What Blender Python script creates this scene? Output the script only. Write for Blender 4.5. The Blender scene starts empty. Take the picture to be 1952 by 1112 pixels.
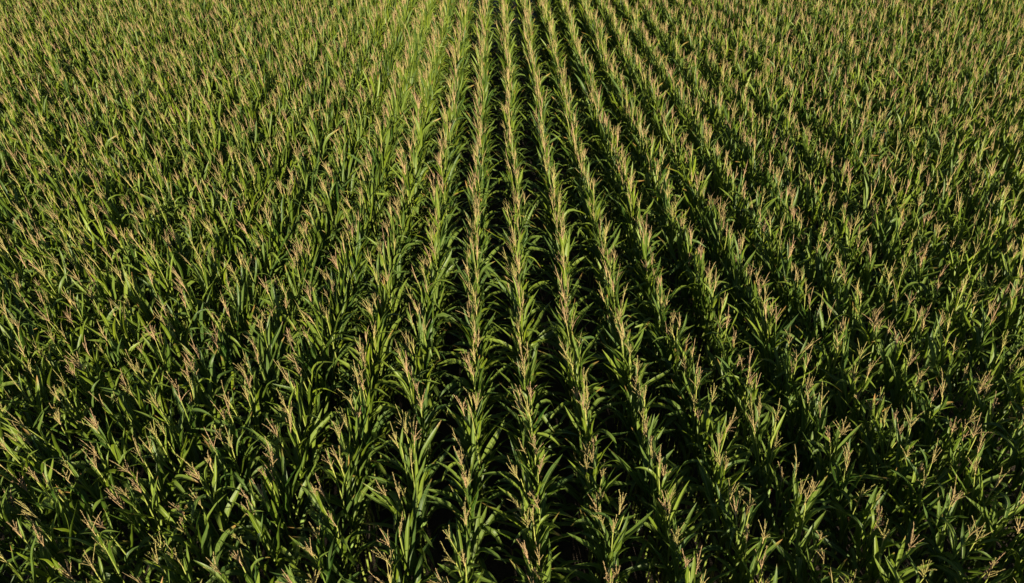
import bpy, math
import numpy as np

R = math.radians
rng = np.random.default_rng(11)
scene = bpy.context.scene
COL = scene.collection

# ------------------------------------------------------------------ camera
CAM_Z = 8.56
PITCH = 36.3           # degrees below the horizon
YAW = 1.3              # degrees to the right of the row direction
FPX = 1281.0           # focal length in pixels of the 1952 wide picture
cam_d = bpy.data.cameras.new('camera')
cam_d.sensor_width = 36.0
cam_d.lens = FPX / 1952 * 36.0
cam_d.clip_start = 0.1
cam_d.clip_end = 5000
cam = bpy.data.objects.new('camera', cam_d)
COL.objects.link(cam)
cam.location = (0, 0, CAM_Z)
cam.rotation_euler = (R(90 - PITCH), 0, R(-YAW))
scene.camera = cam

# ------------------------------------------------------------------ light
SUN_ELEV = 17.5
SUN_AZ = 173.5         # clockwise from +Y (the row direction): right of and behind the camera
world = bpy.data.worlds.new('World')
scene.world = world
world.use_nodes = True
wn = world.node_tree.nodes
bg = wn['Background']
sky = wn.new('ShaderNodeTexSky')
sky.sky_type = 'NISHITA'
sky.sun_disc = False
sky.air_density = 0.5       # a clear, dry sky: deep blue, little fill in the furrows
sky.dust_density = 0.2
sky.sun_elevation = R(SUN_ELEV)
sky.sun_rotation = R(SUN_AZ)
world.node_tree.links.new(sky.outputs['Color'], bg.inputs['Color'])
bg.inputs['Strength'].default_value = 0.05

sd = np.array([math.sin(R(SUN_AZ)) * math.cos(R(SUN_ELEV)),
               math.cos(R(SUN_AZ)) * math.cos(R(SUN_ELEV)), math.sin(R(SUN_ELEV))])
sun_d = bpy.data.lights.new('sun', 'SUN')
sun_d.energy = 5.0
sun_d.angle = R(0.53)
sun_d.color = (1.0, 0.89, 0.67)
sun = bpy.data.objects.new('sun', sun_d)
COL.objects.link(sun)
sun.location = (20, -15, 30)
from mathutils import Vector
sun.rotation_euler = Vector(-sd).to_track_quat('-Z', 'Y').to_euler()

vs = scene.view_settings
vs.view_transform = 'Standard'
vs.look = 'None'
vs.exposure = 0.88
vs.gamma = 1.0
vs.use_curve_mapping = False

scene.render.engine = 'CYCLES'
cy = scene.cycles
cy.max_bounces = 5
cy.diffuse_bounces = 1
cy.glossy_bounces = 2
cy.transmission_bounces = 3
cy.transparent_max_bounces = 4
cy.caustics_reflective = False
cy.caustics_refractive = False

# ------------------------------------------------------------------ materials
def new_mat(name):
    m = bpy.data.materials.new(name)
    m.use_nodes = True
    nt = m.node_tree
    nt.nodes.clear()
    return m, nt, nt.nodes, nt.links

def mathn(nt, op, a, b=None, c=None):
    n = nt.nodes.new('ShaderNodeMath')
    n.operation = op
    for i, v in enumerate((a, b, c)):
        if v is None:
            continue
        if isinstance(v, (int, float)):
            n.inputs[i].default_value = v
        else:
            nt.links.new(v, n.inputs[i])
    return n.outputs[0]

def mixc(nt, f, a, b):
    n = nt.nodes.new('ShaderNodeMix')
    n.data_type = 'RGBA'
    if isinstance(f, (int, float)):
        n.inputs[0].default_value = f
    else:
        nt.links.new(f, n.inputs[0])
    for i, v in ((6, a), (7, b)):
        if isinstance(v, tuple):
            n.inputs[i].default_value = (*v, 1)
        else:
            nt.links.new(v, n.inputs[i])
    return n.outputs[2]

def ramp(nt, x, x0, x1):
    n = nt.nodes.new('ShaderNodeMapRange')
    n.clamp = True
    nt.links.new(x, n.inputs[0])
    n.inputs[1].default_value = x0
    n.inputs[2].default_value = x1
    return n.outputs[0]

def attr(nt, name):
    n = nt.nodes.new('ShaderNodeAttribute')
    n.attribute_name = name
    return n

def noise(nt, scale, detail=2.0, vec=None):
    n = nt.nodes.new('ShaderNodeTexNoise')
    n.inputs['Scale'].default_value = scale
    n.inputs['Detail'].default_value = detail
    if vec is not None:
        nt.links.new(vec, n.inputs['Vector'])
    return n.outputs[0]

def leaf_material():
    m, nt, N, L = new_mat('corn_leaf_green')
    uv = attr(nt, 'blade')
    sep = N.new('ShaderNodeSeparateXYZ')
    L.new(uv.outputs['Vector'], sep.inputs[0])
    u, v, dry = sep.outputs
    tint = attr(nt, 'tint').outputs['Fac']
    geo = N.new('ShaderNodeNewGeometry')
    c = mixc(nt, tint, (0.014, 0.054, 0.006), (0.228, 0.292, 0.015))
    blot = noise(nt, 9.0, 3.0, geo.outputs['Position'])
    c = mixc(nt, mathn(nt, 'MULTIPLY', ramp(nt, blot, 0.42, 0.75), 0.45), c, (0.115, 0.18, 0.026))
    # parallel veins
    comb = N.new('ShaderNodeCombineXYZ')
    L.new(mathn(nt, 'MULTIPLY', u, 26.0), comb.inputs[0])
    L.new(mathn(nt, 'MULTIPLY', v, 1.6), comb.inputs[1])
    L.new(mathn(nt, 'MULTIPLY', tint, 37.0), comb.inputs[2])
    vein = noise(nt, 1.0, 2.0, comb.outputs[0])
    c = mixc(nt, mathn(nt, 'MULTIPLY', ramp(nt, vein, 0.45, 0.7), 0.30), c, (0.17, 0.25, 0.05))
    # pale midrib, wide near the stalk
    d = mathn(nt, 'ABSOLUTE', mathn(nt, 'SUBTRACT', u, 0.5))
    w = mathn(nt, 'MULTIPLY_ADD', v, -0.055, 0.075)
    rib = mathn(nt, 'SUBTRACT', 1.0, ramp(nt, mathn(nt, 'DIVIDE', d, w), 0.5, 1.1))
    c = mixc(nt, mathn(nt, 'MULTIPLY', rib, 0.75), c, (0.36, 0.42, 0.14))
    # pale underside
    c = mixc(nt, mathn(nt, 'MULTIPLY', geo.outputs['Backfacing'], 0.22), c, (0.17, 0.24, 0.08))
    # dry tips and edges, a few wholly dry leaves
    tip = mathn(nt, 'ADD', v, mathn(nt, 'MULTIPLY', mathn(nt, 'SUBTRACT', blot, 0.5), 0.25))
    tipf = ramp(nt, mathn(nt, 'ADD', tip, dry), 1.18, 1.36)
    c = mixc(nt, tipf, c, (0.42, 0.24, 0.075))
    p = N.new('ShaderNodeBsdfPrincipled')
    L.new(c, p.inputs['Base Color'])
    L.new(mathn(nt, 'MULTIPLY_ADD', vein, 0.25, 0.26), p.inputs['Roughness'])
    p.inputs['Specular IOR Level'].default_value = 0.24
    bump = N.new('ShaderNodeBump')
    bump.inputs['Strength'].default_value = 0.25
    bump.inputs['Distance'].default_value = 0.004
    L.new(vein, bump.inputs['Height'])
    L.new(bump.outputs[0], p.inputs['Normal'])
    t = N.new('ShaderNodeBsdfTranslucent')
    L.new(mixc(nt, 0.6, c, (0.20, 0.33, 0.02)), t.inputs['Color'])
    mx = N.new('ShaderNodeMixShader')
    mx.inputs[0].default_value = 0.21
    L.new(p.outputs[0], mx.inputs[1])
    L.new(t.outputs[0], mx.inputs[2])
    o = N.new('ShaderNodeOutputMaterial')
    L.new(mx.outputs[0], o.inputs['Surface'])
    return m

def simple_material(name, ca, cb, cc, rough=0.55, nscale=60.0, spec=0.3):
    m, nt, N, L = new_mat(name)
    tint = attr(nt, 'tint').outputs['Fac']
    geo = N.new('ShaderNodeNewGeometry')
    c = mixc(nt, tint, ca, cb)
    nz = noise(nt, nscale, 3.0, geo.outputs['Position'])
    c = mixc(nt, mathn(nt, 'MULTIPLY', ramp(nt, nz, 0.4, 0.7), 0.5), c, cc)
    p = N.new('ShaderNodeBsdfPrincipled')
    L.new(c, p.inputs['Base Color'])
    p.inputs['Roughness'].default_value = rough
    p.inputs['Specular IOR Level'].default_value = spec
    o = N.new('ShaderNodeOutputMaterial')
    L.new(p.outputs[0], o.inputs['Surface'])
    return m

def soil_material():
    m, nt, N, L = new_mat('dark_field_soil')
    geo = N.new('ShaderNodeNewGeometry')
    a = noise(nt, 3.0, 6.0, geo.outputs['Position'])
    b = noise(nt, 40.0, 4.0, geo.outputs['Position'])
    c = mixc(nt, ramp(nt, a, 0.35, 0.7), (0.030, 0.021, 0.014), (0.060, 0.043, 0.028))
    c = mixc(nt, mathn(nt, 'MULTIPLY', ramp(nt, b, 0.6, 0.75), 0.5), c, (0.13, 0.10, 0.06))
    p = N.new('ShaderNodeBsdfPrincipled')
    L.new(c, p.inputs['Base Color'])
    p.inputs['Roughness'].default_value = 0.95
    bump = N.new('ShaderNodeBump')
    bump.inputs['Strength'].default_value = 0.8
    bump.inputs['Distance'].default_value = 0.03
    L.new(b, bump.inputs['Height'])
    L.new(bump.outputs[0], p.inputs['Normal'])
    o = N.new('ShaderNodeOutputMaterial')
    L.new(p.outputs[0], o.inputs['Surface'])
    return m

M_LEAF = leaf_material()
M_STALK = simple_material('corn_stalk_green', (0.11, 0.19, 0.025), (0.42, 0.43, 0.10), (0.24, 0.29, 0.06), 0.45, 25.0)
M_TASSEL = simple_material('corn_tassel_tan', (0.50, 0.325, 0.18), (0.42, 0.41, 0.11), (0.37, 0.235, 0.12), 0.75, 70.0, 0.15)
M_HUSK = simple_material('corn_husk_green', (0.14, 0.24, 0.05), (0.27, 0.34, 0.09), (0.20, 0.28, 0.06), 0.5, 30.0)
M_SILK = simple_material('corn_silk_brown', (0.16, 0.07, 0.03), (0.22, 0.10, 0.04), (0.09, 0.04, 0.02), 0.8, 90.0)
M_SOIL = soil_material()
MATS = [M_LEAF, M_STALK, M_TASSEL, M_HUSK, M_SILK]
MAT_OF = {'leaf': 0, 'stalk': 1, 'tassel': 2, 'ear': 3, 'silk': 4}

# ------------------------------------------------------------------ mesh helpers
def make_mesh(name, V, Q, blade, tint, mats, mat_idx=None):
    me = bpy.data.meshes.new(name)
    nv, nq = len(V), len(Q)
    me.vertices.add(nv)
    me.vertices.foreach_set('co', np.ascontiguousarray(V, np.float32).ravel())
    me.loops.add(nq * 4)
    me.loops.foreach_set('vertex_index', np.ascontiguousarray(Q, np.int32).ravel())
    me.polygons.add(nq)
    me.polygons.foreach_set('loop_start', np.arange(0, nq * 4, 4, dtype=np.int32))
    for m in mats:
        me.materials.append(m)
    if mat_idx is not None:
        me.polygons.foreach_set('material_index', np.ascontiguousarray(mat_idx, np.int32))
    a = me.attributes.new('blade', 'FLOAT_VECTOR', 'POINT')
    a.data.foreach_set('vector', np.ascontiguousarray(blade, np.float32).ravel())
    a = me.attributes.new('tint', 'FLOAT', 'POINT')
    a.data.foreach_set('value', np.ascontiguousarray(tint, np.float32))
    me.update(calc_edges=True)
    return me

def sstep(a, b, x):
    t = np.clip((x - a) / (b - a), 0, 1)
    return t * t * (3 - 2 * t)

def grid_quads(n, m):
    i, j = np.meshgrid(np.arange(n - 1), np.arange(m - 1), indexing='ij')
    a = (i * m + j).ravel()
    return np.stack([a, a + 1, a + m + 1, a + m], 1)

def tube(path, rad, sides, tint):
    path = np.asarray(path, float)
    rad = np.asarray(rad, float)
    n = len(path)
    T = np.gradient(path, axis=0)
    T /= np.linalg.norm(T, axis=1)[:, None] + 1e-9
    ref = np.where(np.abs(T[:, 2:3]) > 0.9, np.array([[1.0, 0, 0]]), np.array([[0, 0, 1.0]]))
    A = np.cross(T, ref)
    A /= np.linalg.norm(A, axis=1)[:, None] + 1e-9
    B = np.cross(T, A)
    ang = np.arange(sides) * 2 * math.pi / sides
    V = path[:, None, :] + rad[:, None, None] * (np.cos(ang)[None, :, None] * A[:, None, :] + np.sin(ang)[None, :, None] * B[:, None, :])
    V = V.reshape(-1, 3)
    i, j = np.meshgrid(np.arange(n - 1), np.arange(sides), indexing='ij')
    a = (i * sides + j).ravel()
    b = (i * sides + (j + 1) % sides).ravel()
    Q = np.stack([a, b, b + sides, a + sides], 1)
    bl = np.zeros((len(V), 3))
    bl[:, 1] = np.repeat(np.linspace(0, 1, n), sides)
    return V, Q, bl, np.full(len(V), tint)

def join(parts):
    V, Q, B, T, off = [], [], [], [], 0
    for v, q, b, t in parts:
        V.append(v); Q.append(q + off); B.append(b); T.append(t)
        off += len(v)
    return np.concatenate(V), np.concatenate(Q), np.concatenate(B), np.concatenate(T)

# ------------------------------------------------------------------ one corn plant
def leaf_geo(g, z0, r0, phi, L, W, a0, bend, tb, tw, n, m, tint, dry):
    t = np.linspace(0, 1, n)
    ang = a0 + bend * sstep(tb - tw, tb + tw, t) + 0.10 * np.sin(2 * math.pi * (t * g.uniform(0.6, 1.4) + g.random()))
    ph = phi + g.normal(0, 0.32) * t + g.normal(0, 0.18) * t * t
    d = np.stack([np.sin(ang) * np.cos(ph), np.sin(ang) * np.sin(ph), np.cos(ang)], 1)
    seg = L / (n - 1)
    C = np.zeros((n, 3))
    C[1:] = np.cumsum((d[1:] + d[:-1]) * 0.5 * seg, axis=0)
    C += np.array([math.cos(phi) * r0, math.sin(phi) * r0, z0])
    S = np.stack([-np.sin(ph), np.cos(ph), np.zeros(n)], 1)
    Nn = np.cross(S, d)
    Nn = np.where((Nn * np.array([0, 0, 1.0])).sum(1)[:, None] * 0 + 1 > 0, -Nn, Nn)
    Nn *= np.sign((Nn[0] * np.array([-math.cos(phi), -math.sin(phi), 0.3])).sum()) or 1
    tw_ang = g.normal(0, 0.55) * t ** 1.3 + g.normal(0, 0.12)
    S2 = S * np.cos(tw_ang)[:, None] + Nn * np.sin(tw_ang)[:, None]
    N2 = -S * np.sin(tw_ang)[:, None] + Nn * np.cos(tw_ang)[:, None]
    wprof = (0.42 + 0.58 * sstep(0, 0.38, t)) * (1 - np.clip((t - 0.36) / 0.64, 0, 1) ** 2.1)
    w = W * np.maximum(wprof, 0.012)
    fold = (0.75 * (1 - t) ** 0.7 + 0.18) * g.uniform(0.75, 1.3)
    s = np.linspace(-1, 1, m)
    wave_k, wave_p, wave_a = g.uniform(2.2, 4.2), g.random(2) * 6.28, g.uniform(0.05, 0.22)
    side = np.where(s < 0, 0, 1)
    wave = wave_a * np.sin(2 * math.pi * wave_k * t[:, None] + wave_p[side][None, :]) * np.abs(s)[None, :] ** 1.5
    V = (C[:, None, :]
         + S2[:, None, :] * (w[:, None] * 0.5 * s[None, :] * np.cos(fold)[:, None])[:, :, None]
         + N2[:, None, :] * (w[:, None] * 0.5 * (np.abs(s)[None, :] * np.sin(fold)[:, None] + wave))[:, :, None])
    bl = np.zeros((n, m, 3))
    bl[:, :, 0] = (s * 0.5 + 0.5)[None, :]
    bl[:, :, 1] = t[:, None]
    bl[:, :, 2] = dry
    return V.reshape(-1, 3), grid_quads(n, m), bl.reshape(-1, 3), np.full(n * m, tint)

def tassel_geo(g, z0, lod, info):
    out = []
    tint = np.clip(g.beta(1.6, 1.9), 0, 1)
    spread = g.uniform(0.10, 0.42)
    nb = int(g.integers(4, 12)) if lod < 2 else int(g.integers(3, 10))
    info['spread'], info['branches'], info['tassel_tint'] = spread, nb, tint
    side = 4 if lod == 0 else 3
    ns = (12, 6, 4)[lod]
    def spray(p0, dirv, L, r, sag, wd):
        t = np.linspace(0, 1, ns)
        P = p0 + np.outer(t * L, dirv) + np.outer(t ** 2 * L, sag)
        rad = r * (1 - 0.55 * t)
        rad = rad * (1 + 0.35 * np.where(np.arange(ns) % 2 == 0, 1, -1))
        rad[-1] = 0.0012
        out.append(tube(P, rad, side, np.clip(tint + g.normal(0, 0.08), 0, 1)))
        if lod == 0:                                        # spikelets along the spray
            k = int(L * 130)
            tt = g.uniform(0.05, 0.98, k)
            base = p0 + np.outer(tt * L, dirv) + np.outer(tt ** 2 * L, sag)
            az = g.random(k) * 6.28
            rd = np.stack([np.cos(az), np.sin(az), np.zeros(k)], 1)
            ax = dirv[None, :] * 0.8 + rd * 0.6
            ln = g.uniform(0.010, 0.017, k)[:, None]
            sd_ = np.cross(ax, rd); sd_ /= np.linalg.norm(sd_, axis=1)[:, None] + 1e-9
            v = np.stack([base, base + ax * ln * 0.5 + sd_ * 0.0032, base + ax * ln, base + ax * ln * 0.5 - sd_ * 0.0032], 1).reshape(-1, 3)
            q = np.arange(4 * k).reshape(-1, 4)
            out.append((v, q, np.zeros((4 * k, 3)), np.clip(np.full(4 * k, tint) + np.repeat(g.normal(0, 0.12, k), 4), 0, 1)))
    th, az = abs(g.normal(0, 0.10)), g.random() * 6.28
    ax = np.array([math.sin(th) * math.cos(az), math.sin(th) * math.sin(az), math.cos(th)])
    Ls = g.uniform(0.28, 0.46)
    rr = (0.0044, 0.0050, 0.0058)[lod]
    p0 = np.array([0, 0, z0])
    spray(p0, ax, Ls, rr, np.array([g.normal(0, .10), g.normal(0, .10), -0.02]), 1)
    for k in range(nb):
        a = g.random() * 6.28 + k * 2.4
        ang = spread * g.uniform(0.4, 1.45)
        dv = ax * math.cos(ang) + np.array([math.cos(a), math.sin(a), 0]) * math.sin(ang)
        sag = np.array([math.cos(a), math.sin(a), 0]) * g.normal(0.05, .12) + np.array([0, 0, g.uniform(-.16, .14)])
        spray(p0 + ax * Ls * g.uniform(0.0, 0.36), dv, g.uniform(0.09, 0.23), rr * 0.75, sag, 1)
    info['tip'] = z0 + Ls
    return join(out)

def corn_plant(g, lod, hscale=1.0):
    """Parts of one plant in its own space: [(part name, geometry)], plus what sets it apart."""
    info = {}
    zt = g.normal(2.16, 0.075) * hscale                     # foot of the tassel
    parts = []
    pt = np.clip(g.normal(0.34, 0.17), 0, 1)                 # how yellow this plant is
    info['tint'] = pt
    z_top_green = zt - 0.35
    # stalk with swollen nodes
    nn = (14, 7, 4)[lod]
    n_leaf = (10, 10, 8)[lod]
    zs = np.linspace(0, zt + 0.03, nn * 2 - 1 if lod == 0 else nn)
    bx, by = g.normal(0, 0.02, 2)
    px = bx * np.sin(zs * 1.7); py = by * np.sin(zs * 1.3)
    rad = 0.0135 * (1 - 0.62 * (zs / zt) ** 1.4)
    if lod == 0:
        rad = rad * (1 + 0.16 * (np.arange(len(zs)) % 2))
    parts.append(('stalk', tube(np.stack([px, py, zs], 1), rad, 6 if lod == 0 else 4, np.clip(pt + 0.05, 0, 1))))
    tt = parts[-1][1][3]
    tt += 0.5 * sstep(z_top_green, zt, parts[-1][1][0][:, 2])    # the bare neck under the tassel is paler
    # leaves in two ranks, the top one just under the tassel
    z_flag = zt - g.uniform(0.17, 0.30)
    z_low = 0.45 if lod == 0 else (0.50 if lod == 1 else 0.60)
    f = np.linspace(0, 1, n_leaf)
    zl = z_low + (z_flag - z_low) * f ** 0.88
    phi0 = g.random() * 2 * math.pi
    n, m = ((14, 5), (10, 3), (8, 3))[lod]
    droopy = g.normal(0, 0.18)
    for k in range(n_leaf):
        top = (zl[k] - 0.5) / (z_flag - 0.5)                # 0 at the bottom leaf, 1 at the flag leaf
        phi = phi0 + k * math.pi + g.normal(0, 0.5)
        L = (0.48 + 0.40 * (1 - abs(top - 0.5) / 0.6)) * g.uniform(0.86, 1.14)
        L += 0.24 * (1 - sstep(0.2, 0.5, top))
        if top > 0.8:
            L *= 1.0 - 0.9 * (top - 0.8)
        W = (0.046 + 0.054 * (1 - abs(top - 0.42) * 1.7)) * g.uniform(0.85, 1.15)
        a0 = R(max(2, g.normal(25 - 10 * top, 8)))
        bend = max(0.0, g.normal(2.35 - 2.25 * sstep(0.0, 0.68, top), 0.26) + droopy * 0.7)
        if top > 0.45 and g.random() < 0.2:
            bend = g.uniform(1.6, 2.5)                      # a folded-over upper leaf
        tb, tw = g.uniform(0.45, 0.78), g.uniform(0.14, 0.5)
        dry = 0.0
        q = g.random()
        if q < 0.0015 and top < 0.8:
            dry = 0.95
        elif q < 0.22:
            dry = g.uniform(0.22, 0.42)
        tint = np.clip(pt + 0.10 * (top - 0.4) + g.normal(0, 0.19), 0, 1)
        parts.append(('leaf', leaf_geo(g, zl[k], 0.008, phi, L, W, a0, bend, tb, tw, n, m, tint, dry)))
    parts.append(('tassel', tassel_geo(g, zt, lod, info)))
    if lod == 0:
        pe = phi0 + g.normal(0, 0.5)
        t = np.linspace(0, 1, 9)
        z0 = g.uniform(0.95, 1.15)
        dv = np.array([math.cos(pe) * 0.42, math.sin(pe) * 0.42, 0.9])
        P = np.array([math.cos(pe) * .012, math.sin(pe) * .012, z0]) + np.outer(t * 0.27, dv)
        r = 0.030 * np.sin(np.clip(t * 0.9 + 0.12, 0, 1) * math.pi) ** 0.6 + 0.003
        parts.append(('ear', tube(P, r, 8, pt)))
        sil = []
        for _ in range(7):
            a = g.random() * 6.28
            o = np.array([math.cos(a), math.sin(a), 0])
            tt = np.linspace(0, 1, 5)
            Pk = P[-1] - dv * 0.02 + np.outer(tt * 0.06, dv * 0.7 + o * 0.5) + np.outer(tt ** 2, np.array([0, 0, -0.04]))
            sil.append(tube(Pk, np.linspace(0.003, 0.001, 5), 3, g.random()))
        parts.append(('silk', join(sil)))
    return parts, info

def lean(V, kx, ky):
    """The wind bends the upper plant over."""
    z = np.clip(V[:, 2] / 2.4, 0, None) ** 2.6
    W = V.copy()
    W[:, 0] += kx * z
    W[:, 1] += ky * z
    W[:, 2] -= 0.12 * (kx * kx + ky * ky) * z
    return W

# ------------------------------------------------------------------ the ground
def build_ground():
    gx = np.array([-3000, -400, -60, -25, 0, 25, 60, 400, 3000], float)
    gy = np.array([-3000, -400, -30, 0, 12, 30, 60, 400, 3000], float)
    X, Y = np.meshgrid(gx, gy, indexing='ij')
    V = np.stack([X.ravel(), Y.ravel(), np.zeros(X.size)], 1)
    Q = grid_quads(len(gx), len(gy))[:, ::-1]
    me = make_mesh('ground', V, Q, np.zeros((len(V), 3)), np.zeros(len(V)), [M_SOIL])
    o = bpy.data.objects.new('ground', me)
    COL.objects.link(o)
    o['kind'] = 'structure'
build_ground()

# ------------------------------------------------------------------ where the plants stand
ROW, X_CENTRE = 0.762, 0.41
LEAN_X = -0.13
th, yw = R(PITCH), R(YAW)
fwd = np.array([math.sin(yw) * math.cos(th), math.cos(yw) * math.cos(th), -math.sin(th)])
rgt = np.array([math.cos(yw), -math.sin(yw), 0.0])
up = np.cross(rgt, fwd)

def project(P):
    d = P - np.array([0, 0, CAM_Z])
    z = d @ fwd
    return 976 + FPX * (d @ rgt) / z, 556 - FPX * (d @ up) / z, z

spots = []
for k in range(-40, 44):
    x = X_CENTRE + 0.01 + k * ROW
    y = 0.3 + rng.random() * 0.15
    wob = rng.random() * 6.28
    while y < 36.0:
        if rng.random() > 0.035:                            # a few gaps in the drill
            spots.append((k, x + 0.025 * math.sin(y * 0.9 + wob) + rng.normal(0, 0.016), y))
        y += max(0.09, rng.normal(0.165, 0.028))
spots = np.array(spots)
tips = np.stack([spots[:, 1] + LEAN_X, spots[:, 2], np.full(len(spots), 2.40)], 1)
px, py, dep = project(tips)
half = np.clip(dep, 1, None) * 976 / FPX
side = (tips - np.array([0, 0, CAM_Z])) @ rgt
keep = (np.abs(side) < half + 3.5) & (spots[:, 2] < 33.5) & (dep > 1.0)
spots, px, py, dep = spots[keep], px[keep], py[keep], dep[keep]
inside = (px > 4) & (px < 1948) & (py > 0) & (py < 1100)
order = np.argsort(np.where(inside, dep, 1e9))
hero = np.zeros(len(spots), bool)
hero[order[:300]] = True

# ------------------------------------------------------------------ the 300 nearest plants, each a thing of its own
ORD = ('first second third fourth fifth sixth seventh eighth ninth tenth eleventh twelfth thirteenth fourteenth fifteenth sixteenth '
       'seventeenth eighteenth nineteenth twentieth twenty-first twenty-second twenty-third twenty-fourth twenty-fifth twenty-sixth '
       'twenty-seventh twenty-eighth twenty-ninth thirtieth thirty-first thirty-second thirty-third thirty-fourth thirty-fifth thirty-sixth '
       'thirty-seventh thirty-eighth thirty-ninth fortieth').split()

def row_words(k):
    if k == 0:
        return 'centre row'
    return f"{ORD[abs(k) - 1]} row {'right' if k > 0 else 'left'} of centre"

GROUP = 'corn plants in the near ends of the rows'
hid = np.where(hero)[0]
built = {}
for i in hid:
    g = np.random.default_rng(1000 + int(i))
    hs = np.clip(g.normal(1.0, 0.05), 0.85, 1.12)
    parts, info = corn_plant(g, 0, hs)
    kx, ky = g.normal(LEAN_X, 0.075), g.normal(0.0, 0.09)
    tip = lean(np.array([[0, 0, info['tip']]]), kx, ky)[0] + np.array([spots[i, 1], spots[i, 2], 0])
    built[i] = (parts, info, kx, ky, project(tip)[1])
for k in sorted(set(spots[hid, 0].astype(int))):
    mine = [i for i in hid if int(spots[i, 0]) == k]
    mine.sort(key=lambda i: -built[i][4])                   # counted from the bottom edge upwards
    for nth, i in enumerate(mine):
        parts, info, kx, ky, _ = built[i]
        root = bpy.data.objects.new('corn_plant', None)
        COL.objects.link(root)
        root.empty_display_size = 0.2
        root.location = (spots[i, 1], spots[i, 2], 0)
        size = 'tall' if info['tip'] > 2.56 else 'short' if info['tip'] < 2.40 else ('yellowish' if info['tint'] > 0.5 else 'dark' if info['tint'] < 0.22 else 'green')
        shape = 'bushy' if info['branches'] >= 9 else 'sparse' if info['branches'] <= 4 else ('spread' if info['spread'] > 0.26 else 'narrow')
        hue = 'pink' if info['tassel_tint'] < 0.36 else 'tan' if info['tassel_tint'] < 0.62 else 'golden'
        root['label'] = f"{size} corn plant, {shape} {hue} tassel, {ORD[nth]} from bottom edge in {row_words(k)}"
        root['category'] = 'corn plant'
        root['group'] = GROUP
        ear = None
        for name, geo in parts:
            V, Q, B, T = geo
            me = make_mesh(name, lean(V, kx, ky), Q, B, T, [MATS[MAT_OF[name]]])
            o = bpy.data.objects.new(name, me)
            COL.objects.link(o)
            o.parent = ear if name == 'silk' else root
            if name == 'ear':
                ear = o

# ------------------------------------------------------------------ the rest of the field, one mass
def drift(x, y):
    return (math.sin(0.31 * x + 0.9) * math.cos(0.27 * y - 0.4) + 0.6 * math.sin(0.83 * x - 0.52 * y)
            + 0.5 * math.sin(1.9 * x + 1.3 * y + 2.0)) / 2.1

def build_mass():
    V_, Q_, B_, T_, M_ = [], [], [], [], []
    off = 0
    g = np.random.default_rng(77)
    rest = np.where(~hero)[0]
    lod_of = np.where(dep[rest] < 13.0, 1, 2)
    for lod, nvar in ((1, 70), (2, 70)):
        ids = rest[lod_of == lod]
        var = g.integers(0, nvar, len(ids))
        for v in range(nvar):
            sel = ids[var == v]
            if not len(sel):
                continue
            parts, info = corn_plant(g, lod)
            V, Q, B, T = join([p[1] for p in parts])
            mi = np.concatenate([np.full(len(p[1][1]), MAT_OF[p[0]]) for p in parts])
            nv = len(V)
            for i in sel:
                a = g.random() * 6.28
                dr = drift(spots[i, 1], spots[i, 2])
                s = np.clip(g.normal(1.0 + 0.03 * dr, 0.05), 0.80, 1.13)
                c, sn = math.cos(a) * s, math.sin(a) * s
                W = np.stack([V[:, 0] * c - V[:, 1] * sn, V[:, 0] * sn + V[:, 1] * c, V[:, 2] * s], 1)
                W = lean(W, g.normal(LEAN_X, 0.075), g.normal(0, 0.09))
                W[:, 0] += spots[i, 1]
                W[:, 1] += spots[i, 2]
                V_.append(W.astype(np.float32)); Q_.append((Q + off).astype(np.int32)); B_.append(B.astype(np.float32))
                T_.append(np.clip(T + g.normal(0.10 * dr, 0.10), 0, 1).astype(np.float32)); M_.append(mi)
                off += nv
    me = make_mesh('corn_rows', np.concatenate(V_), np.concatenate(Q_), np.concatenate(B_), np.concatenate(T_), MATS, np.concatenate(M_))
    o = bpy.data.objects.new('corn_rows', me)
    COL.objects.link(o)
    o['kind'] = 'stuff'
    o['category'] = 'corn field'
    o['label'] = 'dense rows of tasselled green corn running away beyond the nearest plants'
    print('mass', len(me.vertices), len(me.polygons), 'plants', len(rest))
build_mass()
